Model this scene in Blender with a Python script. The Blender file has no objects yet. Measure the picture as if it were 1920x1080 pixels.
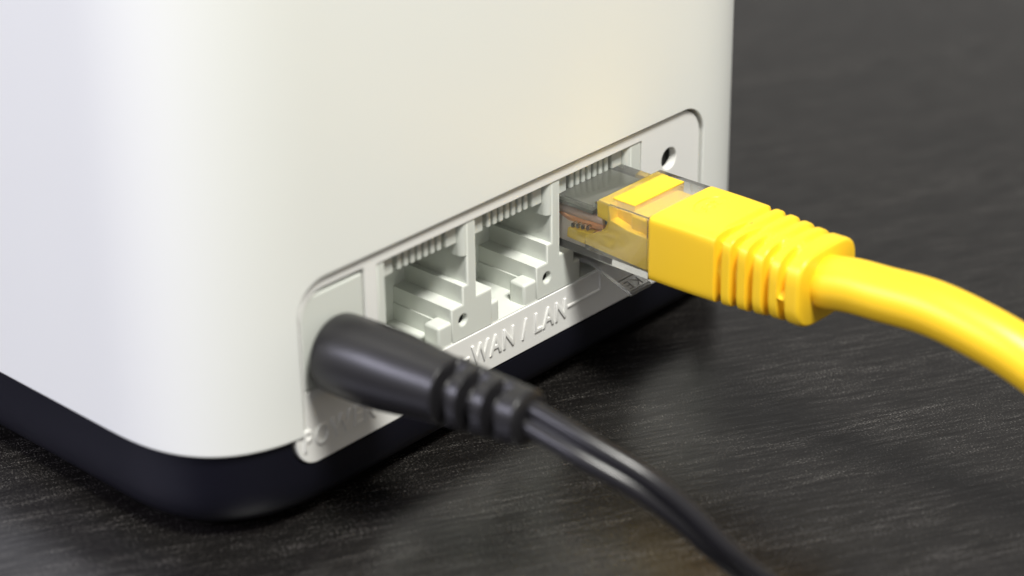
import bpy, bmesh, math, random
from mathutils import Vector, Matrix

# ------------------------------------------------------------------ camera, world, lamps, exposure
S = 0.001            # everything below is modelled in millimetres
ZO = 6.3             # the table top is at z = -6.3 mm in the modelling frame, 0 in the world
scene = bpy.context.scene
COL = scene.collection


def V(x, y, z):
    return Vector((x * S, y * S, (z + ZO) * S))


cam_d = bpy.data.cameras.new('camera')
cam = bpy.data.objects.new('camera', cam_d)
COL.objects.link(cam)
F_PX = 4194.75
AZ, EL, RO = math.radians(47.117), math.radians(26.804), math.radians(-0.751)
fwd = Vector((math.sin(AZ) * math.cos(EL), math.cos(AZ) * math.cos(EL), -math.sin(EL)))
rt = Vector((math.cos(AZ), -math.sin(AZ), 0))
up = rt.cross(fwd)
rt2 = math.cos(RO) * rt + math.sin(RO) * up
up2 = -math.sin(RO) * rt + math.cos(RO) * up
R = Matrix((rt2, up2, -fwd)).transposed().to_4x4()
cam.matrix_world = Matrix.Translation(V(-132.54, -153.62, 123.87)) @ R
cam_d.sensor_width = 36
cam_d.sensor_fit = 'HORIZONTAL'
cam_d.lens = F_PX / 1920 * 36
cam_d.clip_start = 0.005
cam_d.clip_end = 50
cam_d.dof.use_dof = True
cam_d.dof.focus_distance = 0.256
cam_d.dof.aperture_fstop = 15.0
cam_d.dof.aperture_blades = 0
scene.camera = cam

world = bpy.data.worlds.new('World')
scene.world = world
world.use_nodes = True
bg = world.node_tree.nodes['Background']
bg.inputs['Color'].default_value = (1.0, 0.97, 0.93, 1)
bg.inputs['Strength'].default_value = 0.36

scene.view_settings.view_transform = 'Standard'
scene.view_settings.look = 'None'
scene.view_settings.exposure = 0.0
scene.view_settings.gamma = 1.0
scene.render.engine = 'CYCLES'
scene.cycles.use_denoising = True
scene.cycles.max_bounces = 16
scene.cycles.transmission_bounces = 14
scene.cycles.transparent_max_bounces = 12
scene.cycles.blur_glossy = 0.3
scene.cycles.caustics_reflective = False
scene.cycles.sample_clamp_indirect = 40.0


def area(name, loc, target, size, power, color, size_y=None):
    l = bpy.data.lights.new(name, 'AREA')
    l.energy = power
    l.color = color
    l.shape = 'RECTANGLE'
    l.size = size
    l.size_y = size_y or size
    o = bpy.data.objects.new(name, l)
    COL.objects.link(o)
    o.location = loc
    d = Vector(target) - Vector(loc)
    o.rotation_euler = d.to_track_quat('-Z', 'Y').to_euler()
    return o


area('softbox_lamp', (-0.075, -0.28, 0.60), (0.03, 0.0, 0.01), 0.15, 6.4, (1.0, 0.985, 0.92))
area('window_lamp', (-0.56, 0.22, 0.38), (0.0, 0.0, 0.02), 0.62, 4.5, (0.83, 0.82, 1.0), 0.14)

# ------------------------------------------------------------------ materials


def mat(name, color=(.8, .8, .8), rough=.4, spec=.5, **kw):
    m = bpy.data.materials.new(name)
    m.use_nodes = True
    b = m.node_tree.nodes['Principled BSDF']
    b.inputs['Base Color'].default_value = (*color, 1)
    b.inputs['Roughness'].default_value = rough
    b.inputs['Specular IOR Level'].default_value = spec
    for k, v in kw.items():
        b.inputs[k].default_value = v
    return m


def nd(m, t, **kw):
    n = m.node_tree.nodes.new(t)
    for k, v in kw.items():
        setattr(n, k, v)
    return n


def lk(m, a, b):
    m.node_tree.links.new(a, b)


def fine_relief(m, scale_mm, strength, dist_mm, rough_var=0.06):
    """moulded-plastic micro texture: fine bump and a little gloss variation"""
    b = m.node_tree.nodes['Principled BSDF']
    tc = nd(m, 'ShaderNodeTexCoord')
    n = nd(m, 'ShaderNodeTexNoise')
    n.inputs['Scale'].default_value = 1000 / scale_mm
    n.inputs['Detail'].default_value = 3
    lk(m, tc.outputs['Object'], n.inputs['Vector'])
    bp = nd(m, 'ShaderNodeBump')
    bp.inputs['Strength'].default_value = strength
    bp.inputs['Distance'].default_value = dist_mm * S
    lk(m, n.outputs['Fac'], bp.inputs['Height'])
    lk(m, bp.outputs['Normal'], b.inputs['Normal'])
    n2 = nd(m, 'ShaderNodeTexNoise')
    n2.inputs['Scale'].default_value = 90
    n2.inputs['Detail'].default_value = 4
    lk(m, tc.outputs['Object'], n2.inputs['Vector'])
    mr = nd(m, 'ShaderNodeMapRange')
    r0 = b.inputs['Roughness'].default_value
    mr.inputs['To Min'].default_value = r0 - rough_var
    mr.inputs['To Max'].default_value = r0 + rough_var
    lk(m, n2.outputs['Fac'], mr.inputs['Value'])
    lk(m, mr.outputs['Result'], b.inputs['Roughness'])
    return m


M_SHELL = fine_relief(mat('white_shell_plastic', (.825, .84, .81), .42, .45), .35, .12, .02)
M_PANEL = fine_relief(mat('white_panel_plastic', (.84, .84, .82), .38, .5), .3, .12, .02)
M_PORT = fine_relief(mat('pale_grey_green_plastic', (.68, .705, .66), .42, .45), .25, .12, .015)
M_BASE = fine_relief(mat('black_base_plastic', (.006, .006, .011), .42, .22), .12, .25, .01)
M_RUBBER = fine_relief(mat('black_moulded_rubber', (.011, .0105, .012), .36, .5), .22, .30, .02)
M_CORD_B = fine_relief(mat('black_cord_plastic', (.011, .0105, .013), .30, .55), .3, .15, .01)
M_YEL = fine_relief(mat('yellow_moulded_plastic', (.97, .615, .024), .36, .5), .3, .15, .015)
M_CORD_Y = fine_relief(mat('yellow_cord_plastic', (.97, .615, .024), .38, .5), .3, .15, .012)
M_INS = mat('yellow_insert_plastic', (.95, .64, .03), .35, .4)
M_CLEAR = mat('clear_polycarbonate', (.97, .98, .96), .03, .5, **{'Transmission Weight': .96, 'IOR': 1.5})
M_LATCH = mat('hazy_clear_polycarbonate', (.88, .88, .85), .10, .5, **{'Transmission Weight': .78, 'IOR': 1.5})
M_SHADE_BAR = mat('dark_shade_bar', (.17, .175, .145), .25, .5)
M_GOLD = mat('gold_contact', (.75, .52, .2), .25, .5, **{'Metallic': 1.0})
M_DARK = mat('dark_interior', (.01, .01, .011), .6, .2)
M_CIRC = mat('green_circuit_board', (.02, .06, .03), .5, .4)


def table_material():
    m = mat('black_brown_woodgrain', (.012, .011, .010), .34, .5)
    b = m.node_tree.nodes['Principled BSDF']
    b.inputs['IOR'].default_value = 1.62
    tc = nd(m, 'ShaderNodeTexCoord')
    mp = nd(m, 'ShaderNodeMapping')
    mp.inputs['Rotation'].default_value = (0, 0, math.radians(29))
    lk(m, tc.outputs['Object'], mp.inputs['Vector'])

    def stretched(sx, sy, detail, rough=.55, dist=0.0):
        q = nd(m, 'ShaderNodeMapping')
        q.inputs['Scale'].default_value = (sx, sy, sy)
        lk(m, mp.outputs['Vector'], q.inputs['Vector'])
        n = nd(m, 'ShaderNodeTexNoise')
        n.inputs['Scale'].default_value = 1.0
        n.inputs['Detail'].default_value = detail
        n.inputs['Roughness'].default_value = rough
        n.inputs['Distortion'].default_value = dist
        lk(m, q.outputs['Vector'], n.inputs['Vector'])
        return n.outputs['Fac']
    broad = stretched(24, 260, 3, .5, .6)        # figure of the wood
    grain = stretched(170, 1900, 3, .6, .25)     # pore streaks, about 6 x 0.5 mm
    fine = stretched(4200, 7600, 1, .5)          # flecks a fraction of a millimetre long

    def math_n(op, x, y, z=None):
        n = nd(m, 'ShaderNodeMath', operation=op)
        for i, q in enumerate((x, y, z)):
            if q is None:
                continue
            if isinstance(q, (int, float)):
                n.inputs[i].default_value = q
            else:
                lk(m, q, n.inputs[i])
        return n.outputs[0]
    h = math_n('MULTIPLY_ADD', fine, .45, math_n('MULTIPLY_ADD', broad, .25, grain))
    bp = nd(m, 'ShaderNodeBump')
    bp.inputs['Strength'].default_value = .5
    bp.inputs['Distance'].default_value = .045 * S
    lk(m, h, bp.inputs['Height'])
    lk(m, bp.outputs['Normal'], b.inputs['Normal'])
    # flecks: glints off the embossed grain painted in as pale colour, gathered along the streaks
    fl = math_n('MULTIPLY_ADD', grain, .5, math_n('MULTIPLY_ADD', broad, .3, fine))
    ramp = nd(m, 'ShaderNodeMapRange')
    ramp.inputs['From Min'].default_value = .86
    ramp.inputs['From Max'].default_value = 1.24
    lk(m, fl, ramp.inputs['Value'])
    mix = nd(m, 'ShaderNodeMix', data_type='RGBA')
    mix.inputs['A'].default_value = (.0055, .005, .0048, 1)
    mix.inputs['B'].default_value = (.15, .14, .13, 1)
    lk(m, math_n('POWER', ramp.outputs['Result'], 2.6), mix.inputs['Factor'])
    sr = nd(m, 'ShaderNodeMapRange')
    sr.inputs['From Min'].default_value = .3
    sr.inputs['From Max'].default_value = .7
    sr.inputs['To Min'].default_value = .36
    sr.inputs['To Max'].default_value = .62
    lk(m, grain, sr.inputs['Value'])
    lk(m, sr.outputs['Result'], b.inputs['Specular IOR Level'])
    lk(m, mix.outputs['Result'], b.inputs['Base Color'])
    rr = nd(m, 'ShaderNodeMapRange')
    rr.inputs['To Min'].default_value = .20
    rr.inputs['To Max'].default_value = .27
    lk(m, broad, rr.inputs['Value'])
    lk(m, rr.outputs['Result'], b.inputs['Roughness'])
    return m


M_TABLE = table_material()

# ------------------------------------------------------------------ mesh helpers


def finish(me, angle=32, axis=None):
    bm = bmesh.new()
    bm.from_mesh(me)
    bmesh.ops.recalc_face_normals(bm, faces=bm.faces[:])
    for f in bm.faces:
        f.smooth = True
    for e in bm.edges:
        if len(e.link_faces) == 2 and e.calc_face_angle(0) > math.radians(angle):
            e.smooth = False
        if axis is not None and len(e.link_faces) == 2:
            k = [abs(f.normal[axis]) > .9999 for f in e.link_faces]
            if k[0] != k[1]:
                e.smooth = False
    bm.to_mesh(me)
    bm.free()


def link(name, me, m, parent=None, smooth=32, wn=False, axis=None):
    if smooth:
        finish(me, smooth, axis)
    me.materials.clear()
    me.materials.append(m)
    o = bpy.data.objects.new(name, me)
    COL.objects.link(o)
    if parent:
        o.parent = parent
    if wn:
        w = o.modifiers.new('weighted', 'WEIGHTED_NORMAL')
        w.keep_sharp = True
        w.weight = 90
    return o


def bm_mesh(bm, name):
    for v in bm.verts:
        v.co = V(*v.co)
    me = bpy.data.meshes.new(name)
    bm.to_mesh(me)
    bm.free()
    return me


def box_bm(x0, x1, y0, y1, z0, z1, bev=0, seg=2, edges=None, bm=None):
    b2 = bmesh.new()
    r = bmesh.ops.create_cube(b2, size=1)
    for v in b2.verts:
        v.co = Vector(((x0 + x1) / 2 + v.co.x * (x1 - x0), (y0 + y1) / 2 + v.co.y * (y1 - y0),
                       (z0 + z1) / 2 + v.co.z * (z1 - z0)))
    if bev:
        ee = b2.edges[:] if edges is None else [e for e in b2.edges if edges(e)]
        bmesh.ops.bevel(b2, geom=ee, offset=bev, segments=seg, affect='EDGES', profile=.5)
    if bm is None:
        return b2
    t = bpy.data.meshes.new('t')
    b2.to_mesh(t)
    b2.free()
    bm.from_mesh(t)
    bpy.data.meshes.remove(t)
    return bm


def box(name, x0, x1, y0, y1, z0, z1, m, parent=None, bev=.15, seg=2, edges=None):
    return link(name, bm_mesh(box_bm(x0, x1, y0, y1, z0, z1, bev, seg, edges), name), m, parent, wn=bev > 0)


def signed_area(p):
    return sum(p[i][0] * p[(i + 1) % len(p)][1] - p[(i + 1) % len(p)][0] * p[i][1] for i in range(len(p))) / 2


def prism_mesh(outer, holes, thick, bevel, mapping, seg=2):
    """outline with holes, extruded with rounded edges; mapping turns (a, b, c) into (x, y, z) mm"""
    cu = bpy.data.curves.new('c', 'CURVE')
    cu.dimensions = '2D'
    cu.fill_mode = 'BOTH'
    for k, pts in enumerate([outer] + list(holes)):
        pts = list(pts)
        if (signed_area(pts) < 0) == (k == 0):
            pts.reverse()
        sp = cu.splines.new('POLY')
        sp.points.add(len(pts) - 1)
        for q, (a, b) in zip(sp.points, pts):
            q.co = (a, b, 0, 1)
        sp.use_cyclic_u = True
    cu.extrude = max(thick / 2 - bevel, 1e-4)
    cu.bevel_depth = bevel
    cu.bevel_resolution = seg
    cu.offset = -bevel
    o = bpy.data.objects.new('c', cu)
    me = bpy.data.meshes.new_from_object(o)
    bpy.data.objects.remove(o)
    bpy.data.curves.remove(cu)
    bm = bmesh.new()
    bm.from_mesh(me)
    bpy.data.meshes.remove(me)
    bmesh.ops.remove_doubles(bm, verts=bm.verts, dist=1e-4)
    for v in bm.verts:
        v.co = Vector(mapping(*v.co))
    return bm


def xz_map(ymid):
    return lambda a, b, c: (a, ymid - c, b)


def yz_map(xmid):
    return lambda a, b, c: (xmid + c, a, b)


def prism_xz(name, outer, holes, y0, y1, bevel, m, parent=None, seg=2):
    bm = prism_mesh(outer, holes, y1 - y0, bevel, xz_map((y0 + y1) / 2), seg)
    return link(name, bm_mesh(bm, name), m, parent, axis=1)


def prism_yz(name, outer, x0, x1, bevel, m, parent=None, seg=2):
    bm = prism_mesh(outer, [], x1 - x0, bevel, yz_map((x0 + x1) / 2), seg)
    return link(name, bm_mesh(bm, name), m, parent, axis=0)


def rrect(x0, x1, z0, z1, r, n=8):
    """rounded rectangle; r = (bottom left, bottom right, top right, top left)"""
    if not isinstance(r, (tuple, list)):
        r = (r,) * 4
    out = []
    for (cx, cz, a0, rr) in ((x0 + r[0], z0 + r[0], 180, r[0]), (x1 - r[1], z0 + r[1], 270, r[1]),
                             (x1 - r[2], z1 - r[2], 0, r[2]), (x0 + r[3], z1 - r[3], 90, r[3])):
        k = n if rr > .05 else 0
        for i in range(k + 1):
            a = math.radians(a0 + 90 * (i / k if k else .5))
            out.append((cx + rr * math.cos(a), cz + rr * math.sin(a)))
    return out


def circle(cx, cz, r, n=28):
    return [(cx + r * math.cos(2 * math.pi * i / n), cz + r * math.sin(2 * math.pi * i / n)) for i in range(n)]


def loft(rings, caps=True, close=True):
    bm = bmesh.new()
    vr = [[bm.verts.new(Vector(p)) for p in r] for r in rings]
    n = len(rings[0])
    for a, b in zip(vr, vr[1:]):
        for i in range(n if close else n - 1):
            j = (i + 1) % n
            bm.faces.new((a[i], a[j], b[j], b[i]))
    if caps:
        bm.faces.new(list(reversed(vr[0])))
        bm.faces.new(vr[-1])
    return bm


def catmull(pts, per=14):
    P = [Vector(p) for p in pts]
    P = [2 * P[0] - P[1]] + P + [2 * P[-1] - P[-2]]
    out = []
    for i in range(1, len(P) - 2):
        for k in range(per):
            t = k / per
            a, b, c, d = P[i - 1:i + 3]
            out.append(.5 * ((2 * b) + (c - a) * t + (2 * a - 5 * b + 4 * c - d) * t * t + (3 * b - a - 3 * c + d) * t ** 3))
    out.append(P[-2])
    return out


def sweep(path, section, up0):
    """section(i, s) -> list of (u, w); u along the transported side vector, w along its normal"""
    rings = []
    side = None
    s = 0.0
    for i, p in enumerate(path):
        t = (path[min(i + 1, len(path) - 1)] - path[max(i - 1, 0)]).normalized()
        if side is None:
            side = Vector(up0)
        side = (side - t * side.dot(t)).normalized()
        nrm = t.cross(side).normalized()
        if i:
            s += (p - path[i - 1]).length
        rings.append([p + side * u + nrm * w for u, w in section(i, s)])
    return rings


def tube(name, path, r, m, parent=None, n=24, up0=(0, 0, 1)):
    sec = [(r * math.cos(2 * math.pi * k / n), r * math.sin(2 * math.pi * k / n)) for k in range(n)]
    return link(name, bm_mesh(loft(sweep(path, lambda i, s: sec, up0)), name), m, parent, smooth=50)


def text_mesh(s, x0, x1, z0, z1, y_face, proud, bev, mapping=None, bold=.0):
    cu = bpy.data.curves.new('t', 'FONT')
    cu.body = s
    cu.size = 1
    cu.resolution_u = 5
    cu.space_character = 1.2
    o = bpy.data.objects.new('t', cu)
    me = bpy.data.meshes.new_from_object(o)
    xs = [v.co.x for v in me.vertices]
    ys = [v.co.y for v in me.vertices]
    kx = (x1 - x0) / (max(xs) - min(xs))
    kz = (z1 - z0) / (max(ys) - min(ys))
    mnx, mny = min(xs), min(ys)
    bpy.data.meshes.remove(me)
    cu.extrude = proud * .5 / kz
    cu.bevel_depth = bev / kz
    cu.bevel_resolution = 2
    cu.offset = bold
    me = bpy.data.meshes.new_from_object(o)
    bpy.data.objects.remove(o)
    bpy.data.curves.remove(cu)
    bm = bmesh.new()
    bm.from_mesh(me)
    bpy.data.meshes.remove(me)
    bmesh.ops.remove_doubles(bm, verts=bm.verts, dist=1e-4)
    for v in bm.verts:
        a, b, c = x0 + (v.co.x - mnx) * kx, z0 + (v.co.y - mny) * kz, v.co.z * kz
        v.co = Vector((a, y_face - c, b)) if mapping is None else Vector(mapping(a, b, c))
    return bm


def lerp(a, b, t):
    t = max(0, min(1, t))
    return a + (b - a) * t


def thing(name, label, cat, loc):
    o = bpy.data.objects.new(name, None)
    COL.objects.link(o)
    o.empty_display_size = .01
    o['label'] = label
    o['category'] = cat
    return o


# ------------------------------------------------------------------ the table
def make_table():
    bm = box_bm(-520, 760, -330, 620, -28.3, -6.3, 1.2, 3)
    me = bm_mesh(bm, 'table_top')
    o = link('table_top', me, M_TABLE)
    o['kind'] = 'structure'
    o['label'] = 'black brown woodgrain table top under the router'


make_table()

# ------------------------------------------------------------------ the router
router = thing('router', 'white cube shaped router on a black base with a cable panel at the back', 'router', (0, 0, 0))
BX0, BX1, BY0 = -12.26, 81.0, -.45
BY1 = BY0 + (BX1 - BX0)
CR, CN = 17.0, 2.66


def body_ring(z, inset, n=22):
    """plan outline of the body: straight sides, squircle corners"""
    x0, x1, y0, y1 = BX0 + inset, BX1 - inset, BY0 + inset, BY1 - inset
    r = CR - inset * .6
    pts = []
    for (cx, cy, a0) in ((x1 - r, y0 + r, -90), (x1 - r, y1 - r, 0), (x0 + r, y1 - r, 90), (x0 + r, y0 + r, 180)):
        for i in range(n + 1):
            a = math.radians(a0 + 90 * i / n)
            c, s = math.cos(a), math.sin(a)
            e = 2 / CN
            pts.append((cx + r * math.copysign(abs(c) ** e, c) if abs(c) > 1e-9 else cx,
                        cy + r * math.copysign(abs(s) ** e, s) if abs(s) > 1e-9 else cy, z))
    return pts


def boolean_cut(me, cutter_bm):
    a = bpy.data.objects.new('a', me)
    cme = bm_mesh(cutter_bm, 'cut')
    b = bpy.data.objects.new('b', cme)
    COL.objects.link(a)
    COL.objects.link(b)
    for mm in (me, cme):
        q = bmesh.new()
        q.from_mesh(mm)
        bmesh.ops.recalc_face_normals(q, faces=q.faces[:])
        q.to_mesh(mm)
        q.free()
    md = a.modifiers.new('bool', 'BOOLEAN')
    md.operation = 'DIFFERENCE'
    md.solver = 'EXACT'
    md.object = b
    dg = bpy.context.evaluated_depsgraph_get()
    out = bpy.data.meshes.new_from_object(a.evaluated_get(dg))
    bpy.data.objects.remove(a)
    bpy.data.objects.remove(b)
    return out


CUT = rrect(.5, 66.98, 1.2, 22.2, (.5, .5, 3.9, 3.9), 10)
CUT_BASE = rrect(-.8, 68.3, .6, 22.2, (3.3, 3.3, 3.9, 3.9), 10)


def cutter(CUT):
    bm = bmesh.new()
    f = [bm.verts.new((x, -6, z)) for x, z in CUT]
    b = [bm.verts.new((x, 15, z)) for x, z in CUT]
    n = len(f)
    for i in range(n):
        j = (i + 1) % n
        bm.faces.new((f[i], f[j], b[j], b[i]))
    bm.faces.new(f)
    bm.faces.new(list(reversed(b)))
    return bm


def soften_rim(me, off):
    """round the front rim of the recess"""
    bm = bmesh.new()
    bm.from_mesh(me)
    ee = []
    for e in bm.edges:
        if len(e.link_faces) != 2 or e.calc_face_angle(0) < math.radians(50):
            continue
        ok = True
        for v in e.verts:
            x, y, z = v.co.x / S, v.co.y / S, v.co.z / S - ZO
            if not (-.2 < x < 67.8 and y < 1.2 and z > 4.75):
                ok = False
        if ok:
            ee.append(e)
    bmesh.ops.bevel(bm, geom=ee, offset=off * S, segments=3, affect='EDGES', profile=.5, clamp_overlap=True)
    bm.to_mesh(me)
    bm.free()


def make_body():
    rings = [body_ring(4.62, .35), body_ring(4.66, .14), body_ring(4.85, 0.0)]
    for z in (30, 60, 79):
        rings.append(body_ring(z, 0.0))
    for k in range(1, 7):
        a = k / 6 * math.pi / 2
        rings.append(body_ring(79 + 4 * math.sin(a), 4 * (1 - math.cos(a))))
    me = bm_mesh(loft(rings), 'shell')
    me = boolean_cut(me, cutter(CUT))
    soften_rim(me, .28)
    link('shell', me, M_SHELL, router, wn=True)
    prof = [(4.55, .75), (4.45, .5), (4.2, .42), (0, .5), (-1.5, .6), (-2.8, .85), (-3.7, 1.25), (-4.4, 1.9), (-4.85, 2.8), (-4.98, 3.8)]
    rings = [body_ring(z, i) for z, i in prof][::-1]
    me = bm_mesh(loft(rings), 'base')
    me = boolean_cut(me, cutter(CUT_BASE))
    link('base', me, M_BASE, router, wn=True)


make_body()
for fx, fy in ((4, 15), (64.7, 15), (4, 77), (64.7, 77)):
    bm = bmesh.new()
    bmesh.ops.create_cone(bm, cap_ends=True, segments=32, radius1=4.2, radius2=4.6, depth=1.4, matrix=Matrix.Translation((fx, fy, -5.6)))
    link('rubber_foot', bm_mesh(bm, 'rubber_foot'), M_RUBBER, router)

# --- the white port panel
panel_outline = [q for q in rrect(-.45, 67.95, .85, 21.85, (3.0, 3.0, 3.6, 3.6), 12) if q[1] < 4.5]
panel_outline += [(67.95, 4.5), (66.6, 4.5)] + [q for q in rrect(.95, 66.6, .85, 21.85, (3.0, 3.0, 3.6, 3.6), 12) if q[1] > 4.6] + [(.95, 4.5), (-.45, 4.5)]
dc_window = rrect(1.2, 10.2, 9.45, 20.75, (.4, .3, .3, 3.1), 8)
lan_window = rrect(12.05, 55.65, 6.45, 20.5, .25, 3)
reset_hole = circle(60.8, 16.6, 1.38)
panel = prism_xz('port_panel', panel_outline, [dc_window, lan_window, reset_hole], 0, 1.1, .1, M_PANEL, router)


def add_text(s, x0, x1, z0, z1):
    return link('lettering', bm_mesh(text_mesh(s, x0, x1, z0, z1, 0.0, .16, .09), 'lettering'), M_PANEL, panel, smooth=40)


add_text('POWER', .55, 10.9, 2.75, 5.15)
add_text('WAN / LAN', 26.05, 41.95, 2.62, 5.0)


def raised_line(pts, w=.24, h=.16):
    path = [Vector((x, 0, z)) for x, z in pts]
    bm = bmesh.new()
    for (a, b) in zip(path, path[1:]):
        d = (b - a).normalized()
        nrm = Vector((d.z, 0, -d.x))
        prof = [(-w, .02), (-w * .75, -h * .7), (-w * .3, -h), (w * .3, -h), (w * .75, -h * .7), (w, .02)]
        r0 = [bm.verts.new(a + nrm * u + Vector((0, q, 0)) - d * w * .6) for u, q in prof]
        r1 = [bm.verts.new(b + nrm * u + Vector((0, q, 0)) + d * w * .6) for u, q in prof]
        for i in range(len(prof) - 1):
            bm.faces.new((r0[i], r0[i + 1], r1[i + 1], r1[i]))
        bm.faces.new(r0)
        bm.faces.new(list(reversed(r1)))
    return link('bracket_line', bm_mesh(bm, 'bracket_line'), M_PANEL, panel, smooth=50)


raised_line([(42.45, 3.78), (48.25, 3.78), (48.25, 6.1)])
raised_line([(25.5, 3.78), (19.5, 3.78), (19.5, 6.1)])

# --- the power socket: sunken grey plate
sock = prism_xz('power_socket', rrect(1.35, 10.05, 9.6, 20.25, (.3, .3, .3, .9), 6), [circle(5.3, 13.3, 2.9)], .12, 6, .16, M_PORT, router)
box('socket_pin', 4.6, 6.0, 1.2, 8, 12.6, 14.0, M_GOLD, sock, bev=.5, seg=3)

# --- the row of three network ports, one moulded block
PITCH, PC0 = 13.97, 19.3
DEEP = 11.0
ZF, ZT = 6.3, 20.75
block = bpy.data.objects.new('port_block', None)


def wall_profile(D, left=True, right=True):
    """outline in x, z of the moulding between two ports; D is the right face of the dividing wall"""
    L = [(D - 4.2, ZF - .4), (D - 4.2, 10.75), (D - 2.35, 10.75), (D - 2.35, 12.95), (D - 1.55, 12.95), (D - 1.55, ZT)]
    Rr = [(D, ZT), (D, 11.0), (D + 2.47, 11.0), (D + 2.47, ZF - .4)]
    return L + Rr


# the floor is the block itself; everything else hangs on it
block = prism_xz('port_block', [(12.15, 5.9), (55.55, 5.9), (55.55, 6.62), (12.15, 6.62)], [], .12, 11.5, .05, M_PORT, router)
D1, D2 = 27.28, 41.25
for D in (D1, D2):
    prism_xz('port_divider', wall_profile(D), [circle(D - 2.33, 8.8, .58, 16)], .12, DEEP, .26, M_PORT, block)
prism_xz('port_wall', [(12.15, 5.9), (12.15, ZT), (13.31, ZT), (13.31, 11.0), (15.78, 11.0), (15.78, 5.9)], [], .12, DEEP, .2, M_PORT, block)
D3 = D2 + PITCH
prism_xz('port_wall', [(D3 - 4.2, 5.9), (D3 - 4.2, 10.75), (D3 - 2.35, 10.75), (D3 - 2.35, 12.95), (D3 - 1.55, 12.95), (D3 - 1.55, ZT),
                       (55.6, ZT), (55.6, 5.9)], [circle(D3 - 2.33, 8.8, .58, 16)], .12, DEEP, .2, M_PORT, block)
for i in range(3):
    c = PC0 + PITCH * i
    if True:
        bm = bmesh.new()
        bmesh.ops.create_cone(bm, cap_ends=True, segments=16, radius1=.62, radius2=.62, depth=2, matrix=Matrix.Translation((c + 5.67, 1.75, 8.8)) @ Matrix.Rotation(math.pi / 2, 4, 'X'))
        link('hole_shade_disc', bm_mesh(bm, 'hole_shade_disc'), M_DARK, block)  # near-black disc inside each hole stands in for its shade
    # short latch stops at the mouth, and the slightly proud lower side rails behind them
    box('latch_stop', c + 1.75, c + 4.0, .14, 2.5, ZF, 9.2, M_PORT, block, bev=.36, seg=4)
    box('latch_stop', c - 4.0, c - 2.35, .14, 2.5, ZF, 9.2, M_PORT, block, bev=.36, seg=4)
    box('side_rail', c + 3.62, c + 4.2, 1.5, DEEP - .1, ZF, 8.75, M_PORT, block, bev=.06, seg=1)
    box('side_rail', c - 4.2, c - 3.35, 1.5, DEEP - .1, ZF, 8.75, M_PORT, block, bev=.06, seg=1)
    # rounded upper jamb on the right of each mouth
    if True:
        box('jamb', c + 5.72, c + 6.75, .16, 4.5, 16.5, ZT - .1, M_PORT, block, bev=.75, seg=6,
            edges=lambda e: all(v.co.x < c + 5.8 and v.co.y < .2 for v in e.verts))
    # comb: corner blocks and seven teeth, with a solid bar behind
    box('corner_block', c - 5.85, c - 4.0, .85, 4, 17.95, ZT, M_PORT, block, bev=.22, seg=3)
    box('corner_block', c + 4.0, c + 5.75, .85, 4, 17.95, ZT, M_PORT, block, bev=.22, seg=3)
    for k in range(7):
        x = c + (k - 3) * 1.016
        box('comb_tooth', x - .36, x + .36, .85, 3.2, 18.05, ZT, M_PORT, block, bev=.2, seg=3)
    box('comb_bar', c - 5.8, c + 5.8, 2.9, DEEP, 18.6, ZT, M_PORT, block, bev=.1)
    # back wall low in the notch, dark contact chamber above
    box('back_wall', c - 6.1, c + 5.9, 9.15, 10.2, ZF, 13.3, M_PORT, block, bev=.1)
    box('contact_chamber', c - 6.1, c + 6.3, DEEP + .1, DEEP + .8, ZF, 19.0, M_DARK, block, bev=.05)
box('reset_shade_board', 58.0, 64.4, 1.2, 1.8, 13.0, 20.0, M_DARK, router, bev=.05)  # near-black board added behind the reset hole so it looks unlit

# ------------------------------------------------------------------ the yellow network cable
net = thing('network_cable', 'thick yellow network cable with clear plug pushed into the third port', 'network cable', (0, 0, 0))
PX0, PX1 = 41.5, 53.05
PC = (PX0 + PX1) / 2
shell_prof = [(7, 11.75), (7, 18.25), (-4.45, 18.25), (-4.72, 18.5), (-4.78, 19.0), (-5.0, 19.18), (-12.7, 19.25), (-12.7, 11.75)]


def hollow_plug():
    cav = [(-3.2, 12.5), (-3.2, 14.3), (-6.6, 16.0), (-6.6, 18.95), (-12.2, 18.95), (-12.2, 12.5)]
    a = prism_mesh(shell_prof, [], PX1 - PX0, .16, yz_map(PC))
    bmesh.ops.recalc_face_normals(a, faces=a.faces[:])
    b = prism_mesh(cav, [], PX1 - PX0 - 1.1, .05, yz_map(PC), 1)
    bmesh.ops.recalc_face_normals(b, faces=b.faces[:])
    bmesh.ops.reverse_faces(b, faces=b.faces[:])
    t = bpy.data.meshes.new('t')
    b.to_mesh(t)
    b.free()
    a.from_mesh(t)
    bpy.data.meshes.remove(t)
    for f in a.faces:
        f.smooth = True
    for e in a.edges:
        if len(e.link_faces) == 2 and e.calc_face_angle(0) > math.radians(32):
            e.smooth = False
    return link('plug_shell', bm_mesh(a, 'plug_shell'), M_CLEAR, net, smooth=0)


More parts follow.
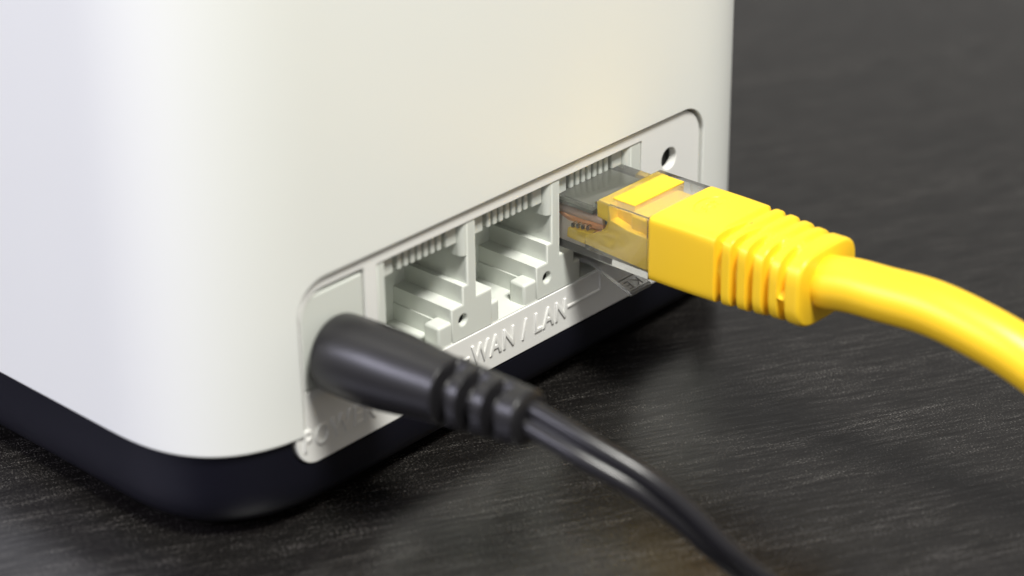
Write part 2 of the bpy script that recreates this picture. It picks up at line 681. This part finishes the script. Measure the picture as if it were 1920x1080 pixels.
plug = hollow_plug()
ins = [(-4.95, 18.9), (-4.95, 17.1), (-6.5, 16.9), (-6.2, 16.2), (-5.5, 15.45), (-4.4, 14.85), (-.5, 14.3), (-.4, 13.2), (-12.6, 12.6), (-12.6, 16.6),
       (-9.3, 16.7), (-6.9, 17.2), (-6.6, 18.9)]
insert = prism_yz('boot_insert', ins, PX0 + .6, PX1 - .6, .1, M_INS, plug)
prism_xz('insert_window', rrect(43.2, 52.0, 16.3, 19.32, .12, 3), [], -9.35, -6.1, .06, M_YEL, plug)
box('insert_neck', 42.7, 51.0, -12.6, -9.2, 16.2, 18.6, M_YEL, plug, bev=.45, seg=3)
wire_cols = [(.95, .72, .60), (.85, .40, .18), (.62, .70, .55), (.10, .20, .55), (.60, .65, .75), (.12, .40, .14), (.66, .52, .42), (.25, .12, .05)]
M_BACKING = mat('pale_backing_plastic', (.86, .77, .68), .4, .4)
box('pale_backing', 43.7, 51.6, -3.0, 6.2, 12.2, 16.8, M_BACKING, plug, bev=.1)  # pale block added behind the wires to lighten the plug's inside
box('shade_bar', PX0 + .9, 51.4, -4.2, 6.2, 17.0, 17.5, M_SHADE_BAR, plug, bev=.1)  # added dark bar; its colour stands in for the plug's unlit inside
for k in range(8):
    x = PC + (k - 3.5) * 1.04
    mw = mat('wire_insulation', wire_cols[k], .45)
    zw = 16.15 if k % 2 == 0 else 15.2
    xw = PC + (k // 2 - 1.5) * 2.3 + (k % 2) * .25
    tube('wire', [Vector((x, 6, 16.2)), Vector((lerp(x, xw, .5), 3, (zw + 16.2) / 2)), Vector((xw, 0, zw)), Vector((xw, -3, zw + .05)), Vector((xw, -5.2, zw + .1))], .54, mw, plug, n=12)
    box('contact', x - .15, x + .15, 4.4, 6.6, 15.6, 18.1, M_GOLD, plug, bev=0)
for k in range(4):
    box('clear_rib', PX0 + .55, PX0 + 2.5, -1.4 - k * .75, -1.05 - k * .75, 14.6 + .1 * k, 15.1 + .1 * k, M_CLEAR, plug, bev=.08)


def make_latch():
    path = [(7.0, 10.9, 3.0), (3.2, 9.9, 3.0), (.6, 9.25, 2.9), (-.6, 8.95, 1.95), (-1.5, 8.72, 1.9), (-7.05, 6.75, 1.85)]
    rings = []
    for y, z, hw in path:
        t = .55
        rings.append([(PC - hw, y, z - t), (PC + hw, y, z - t), (PC + hw, y, z), (PC - hw, y, z)])
    bm = loft(rings)
    bmesh.ops.bevel(bm, geom=[e for e in bm.edges], offset=.07, segments=2, affect='EDGES')
    la = link('latch', bm_mesh(bm, 'latch'), M_LATCH, plug, wn=True)
    # raised mark and frame lines on the thumb face
    sl = math.atan2(8.72 - 6.75, 5.55)

    def on_face(a, b, c):       # a across, b along the lever from its tip, c proud
        y = -7.05 + b * math.cos(sl) - c * math.sin(sl)
        z = 6.75 + b * math.sin(sl) + c * math.cos(sl)
        return (PC + a, y, z)
    mk = text_mesh('KE', -.95, 1.45, .45, 1.65, 0, .08, .02, mapping=lambda a, b, c: on_face(-a, 2.1 - b, c), bold=-.02)
    link('mark', bm_mesh(mk, 'mark'), M_MARK_SHADE, la, smooth=40)
    for q in (.12, 2.05):
        bm = bmesh.new()
        box_bm(-1.75, 1.75, q, q + .13, -.02, .06, 0, bm=bm)
        for v in bm.verts:
            v.co = Vector(on_face(*v.co))
        link('frame_line', bm_mesh(bm, 'frame_line'), M_MARK_SHADE, la)


M_MARK_SHADE = mat('shaded_moulding', (.28, .27, .24), .3, .5, **{'Transmission Weight': .3, 'IOR': 1.5})  # darker colour puts relief shading into the moulded mark and lines
make_latch()


def sup(a, p):
    c, s = math.cos(a), math.sin(a)
    e = 2 / p
    return math.copysign(abs(c) ** e, c), math.copysign(abs(s) ** e, s)


def sstep(a, b, x):
    t = max(0, min(1, (x - a) / (b - a)))
    return t * t * (3 - 2 * t)


def make_boot():
    y0, y1 = -12.62, -32.6
    n = 168
    rings = []
    ys = [y0] + [y0 - .03, y0 - .1, y0 - .22] + [y0 - .3 - i * (abs(y1 - y0) - .9) / 190 for i in range(191)]
    ys += [y1 + .5, y1 + .32, y1 + .16, y1 + .05, y1]
    ins_end = {0: .22, 1: .12, 2: .05, 3: .01}
    ng, g0, gs = 5, -22.1, -2.06
    for k, y in enumerate(ys):
        t = (y0 - y) / (y0 - y1)
        hw = lerp(5.82, 5.3, t)
        zt = lerp(19.62, 20.1, t)
        zb = lerp(11.55, 11.35, t)
        hh = (zt - zb) / 2
        cx = lerp(PC, PC + .25, t)
        cz = (zt + zb) / 2
        p = lerp(13, 3.6, sstep(.10, .9, t))
        shrink = ins_end.get(k, 0)
        m = len(ys) - 1 - k
        if m < 5:
            shrink = (.42, .22, .1, .03, .0)[m]
        ring = []
        for i in range(n):
            a = 2 * math.pi * i / n
            c, s = sup(a, p)
            x, z = hw * c, hh * s
            nx = math.copysign(abs(c) ** (p - 1) / hw, c)
            nz = math.copysign(abs(s) ** (p - 1) / hh, s)
            nl = math.hypot(nx, nz)
            nx, nz = nx / nl, nz / nl
            # grooves: round the flanks (broken by the parting seam) and across the top
            seam_z = -.15 - .35 * t
            flank = sstep(.22, .40, abs(z - seam_z))
            if s > 0:
                flank *= sstep(.30, .48, -c) if c < 0 else 0
            else:
                flank *= sstep(.35, .55, abs(c))
            topm = sstep(-.08, .06, c) if s > .2 else 0
            d = 0
            for g in range(ng):
                w = math.exp(-((y - (g0 + gs * g)) / .44) ** 8)
                w2 = math.exp(-((y - (g0 + .55 + gs * g)) / .46) ** 4)
                d = max(d, w * flank * 1.05, w2 * topm * .62)
            sm = math.exp(-((z - seam_z) / .13) ** 2) * (1 if abs(c) > .5 else 0)
            sm *= .05 + (.10 * abs(math.sin(y * 2.3 + 1) * math.sin(y * 5.1)) if y < -20.5 else 0)
            q = d + shrink - sm
            x, z = x - nx * q, z - nz * q
            ring.append((cx + x, y, cz + z))
        rings.append(ring)
    return link('boot', bm_mesh(loft(rings), 'boot'), M_YEL, net, smooth=38)


boot = make_boot()


def logo():
    bm = bmesh.new()
    cx, cy, z = 48.3, -16.2, 19.70
    # oval ring, long side across the plug
    prof = [(-.14, -.1), (-.1, .02), (0, .05), (.1, .02), (.14, -.1)]
    nn = 48
    R_ = []
    for i in range(nn):
        a = 2 * math.pi * i / nn
        R_.append([bm.verts.new((cx + (2.55 + u) * math.cos(a), cy + (1.75 + u) * math.sin(a), z + w)) for u, w in prof])
    for i in range(nn):
        for j in range(4):
            bm.faces.new((R_[i][j], R_[(i + 1) % nn][j], R_[(i + 1) % nn][j + 1], R_[i][j + 1]))
    link('emblem', bm_mesh(bm, 'emblem'), M_YEL, boot, smooth=60)
    for x0, amp in ((-1.5, .55), (-.4, .75), (.7, .6)):
        pts = [Vector((cx + x0 + .38 * math.sin(q * 1.9 + x0), cy - amp + 2 * amp * q / 5, z - .03)) for q in range(6)]
        tube('emblem_stroke', catmull(pts, 4), .11, M_YEL, boot, n=8)


logo()
cord_pts = [(47.3, -30.5, 15.9), (47.3, -32.7, 16.0), (47.4, -36.1, 16.55), (47.5, -39.6, 16.75), (48.0, -45.6, 16.85), (48.6, -51.6, 15.75), (49.2, -56.2, 14.2),
            (50.0, -61.5, 11.6), (51.2, -68, 7.4), (53.0, -76, 2.4), (56, -86, -2.6), (61, -100, -3.3), (75, -125, -3.3), (100, -160, -3.3)]
tube('cord', catmull(cord_pts, 12), 2.98, M_CORD_Y, net, n=40)

# ------------------------------------------------------------------ the black power cable
pw = thing('power_cable', 'black power cable with ribbed barrel plug in the left socket', 'power cable', (0, 0, 0))
A0, A1 = Vector((5.05, -.5, 13.25)), Vector((7.05, -26.2, 14.05))
ax = (A1 - A0).normalized()
sx = (Vector((1, 0, 0)) - ax * ax.x).normalized()
sz = sx.cross(ax).normalized()
if sz.z < 0:
    sz = -sz
LEN = (A1 - A0).length


def plug_ring(s, rx, rz, n=72, mod=None, p=2.0):
    c0 = A0 + ax * s
    out = []
    for i in range(n):
        a = 2 * math.pi * i / n
        c, q = sup(a, p)
        k = 1 if mod is None else mod(a)
        out.append(c0 + sx * (rx * c * k) + sz * (rz * q * k))
    return out


def make_power_plug():
    rings = []
    for s, r in ((0, 3.3), (.05, 3.75), (.25, 4.05), (.6, 4.25), (1.1, 4.33), (3, 4.36), (6.5, 4.32), (8.5, 4.22), (10.5, 4.02), (12.5, 3.78), (14.2, 3.58),
                 (15.2, 3.48), (15.7, 3.40), (15.9, 3.25), (15.98, 3.0), (16.0, 2.2)):
        rings.append(plug_ring(s, r, r))
    pl = link('barrel_plug', bm_mesh(loft(rings), 'barrel_plug'), M_RUBBER, pw, smooth=50)
    # seam bead along the moulding
    seam = [A0 + ax * s + sx * (-r * .55) + sz * (-r * .835) for s, r in ((1, 4.3), (4, 4.36), (8, 4.25), (12, 3.8), (15, 3.45))]
    tube('mould_seam', catmull(seam, 4), .09, M_RUBBER, pl, n=6)
    tube('barrel', [A0 + ax * q for q in (-6.0, -3.0, .5)], 2.2, M_DARK, pl, n=24)
    # strain relief: three collars joined by webs above and below
    n = 72
    rings = []
    NS = 120
    for k in range(NS + 1):
        s = 15.6 + (LEN - 15.6) * k / NS
        rr = lerp(3.42, 2.78, (s - 15.6) / (LEN - 15.6))
        g = 0
        for gc, gw in ((16.75, .78), (19.75, .78), (22.75, .72)):
            g = max(g, math.exp(-((s - gc) / gw) ** 8))
        e = LEN - s
        end = .45 * max(0, 1 - e / .45) ** 2 if e < .45 else 0

        def mod(a, g=g, end=end, rr=rr):
            web = max(sstep(.86, .96, math.cos(a - .95)), sstep(.86, .96, math.cos(a - 4.6)))
            return 1 - (g * (1 - web) * 1.55 + end) / rr
        rings.append(plug_ring(s, rr * 1.02, rr * 1.0, n, mod, 2.3))
    link('strain_relief', bm_mesh(loft(rings), 'strain_relief'), M_RUBBER, pw, smooth=45)
    # moulding nub
    c0 = A0 + ax * 20.2 + sx * (-2.3) + sz * 1.35
    bm = bmesh.new()
    bmesh.ops.create_icosphere(bm, subdivisions=2, radius=.42)
    for v in bm.verts:
        v.co += c0
    link('moulding_nub', bm_mesh(bm, 'moulding_nub'), M_RUBBER, pw, smooth=60)


make_power_plug()


def twin_section(i, s, n=20):
    r, h = .92, .86
    a0 = math.radians(148)
    right = [(h + r * math.cos(-a0 + 2 * a0 * k / n), r * math.sin(-a0 + 2 * a0 * k / n)) for k in range(n + 1)]
    pts = right + [(-u, -w) for u, w in right]
    tw = math.radians(TWIST) * sstep(6, 30, s)
    c, q = math.cos(tw), math.sin(tw)
    return [(u * c - w * q, u * q + w * c) for u, w in pts]


TWIST = 48
pcord = [A1 - ax * 1.0, A1 + ax * .6, Vector((8.1, -32.5, 12.45)), Vector((10.0, -37.75, 10.1)), Vector((12.0, -41.4, 7.1)), Vector((14.0, -44.5, 3.5)), Vector((16.5, -46.7, .2)),
         Vector((20.0, -50.0, -3.2)), Vector((24.5, -55.5, -4.9)), Vector((32, -62, -5.3)), Vector((45, -73, -5.3)), Vector((70, -100, -5.3)), Vector((95, -140, -5.3))]
link('cord', bm_mesh(loft(sweep(catmull(pcord, 12), twin_section, (.45, 0, .9))), 'cord'), M_CORD_B, pw, smooth=40)
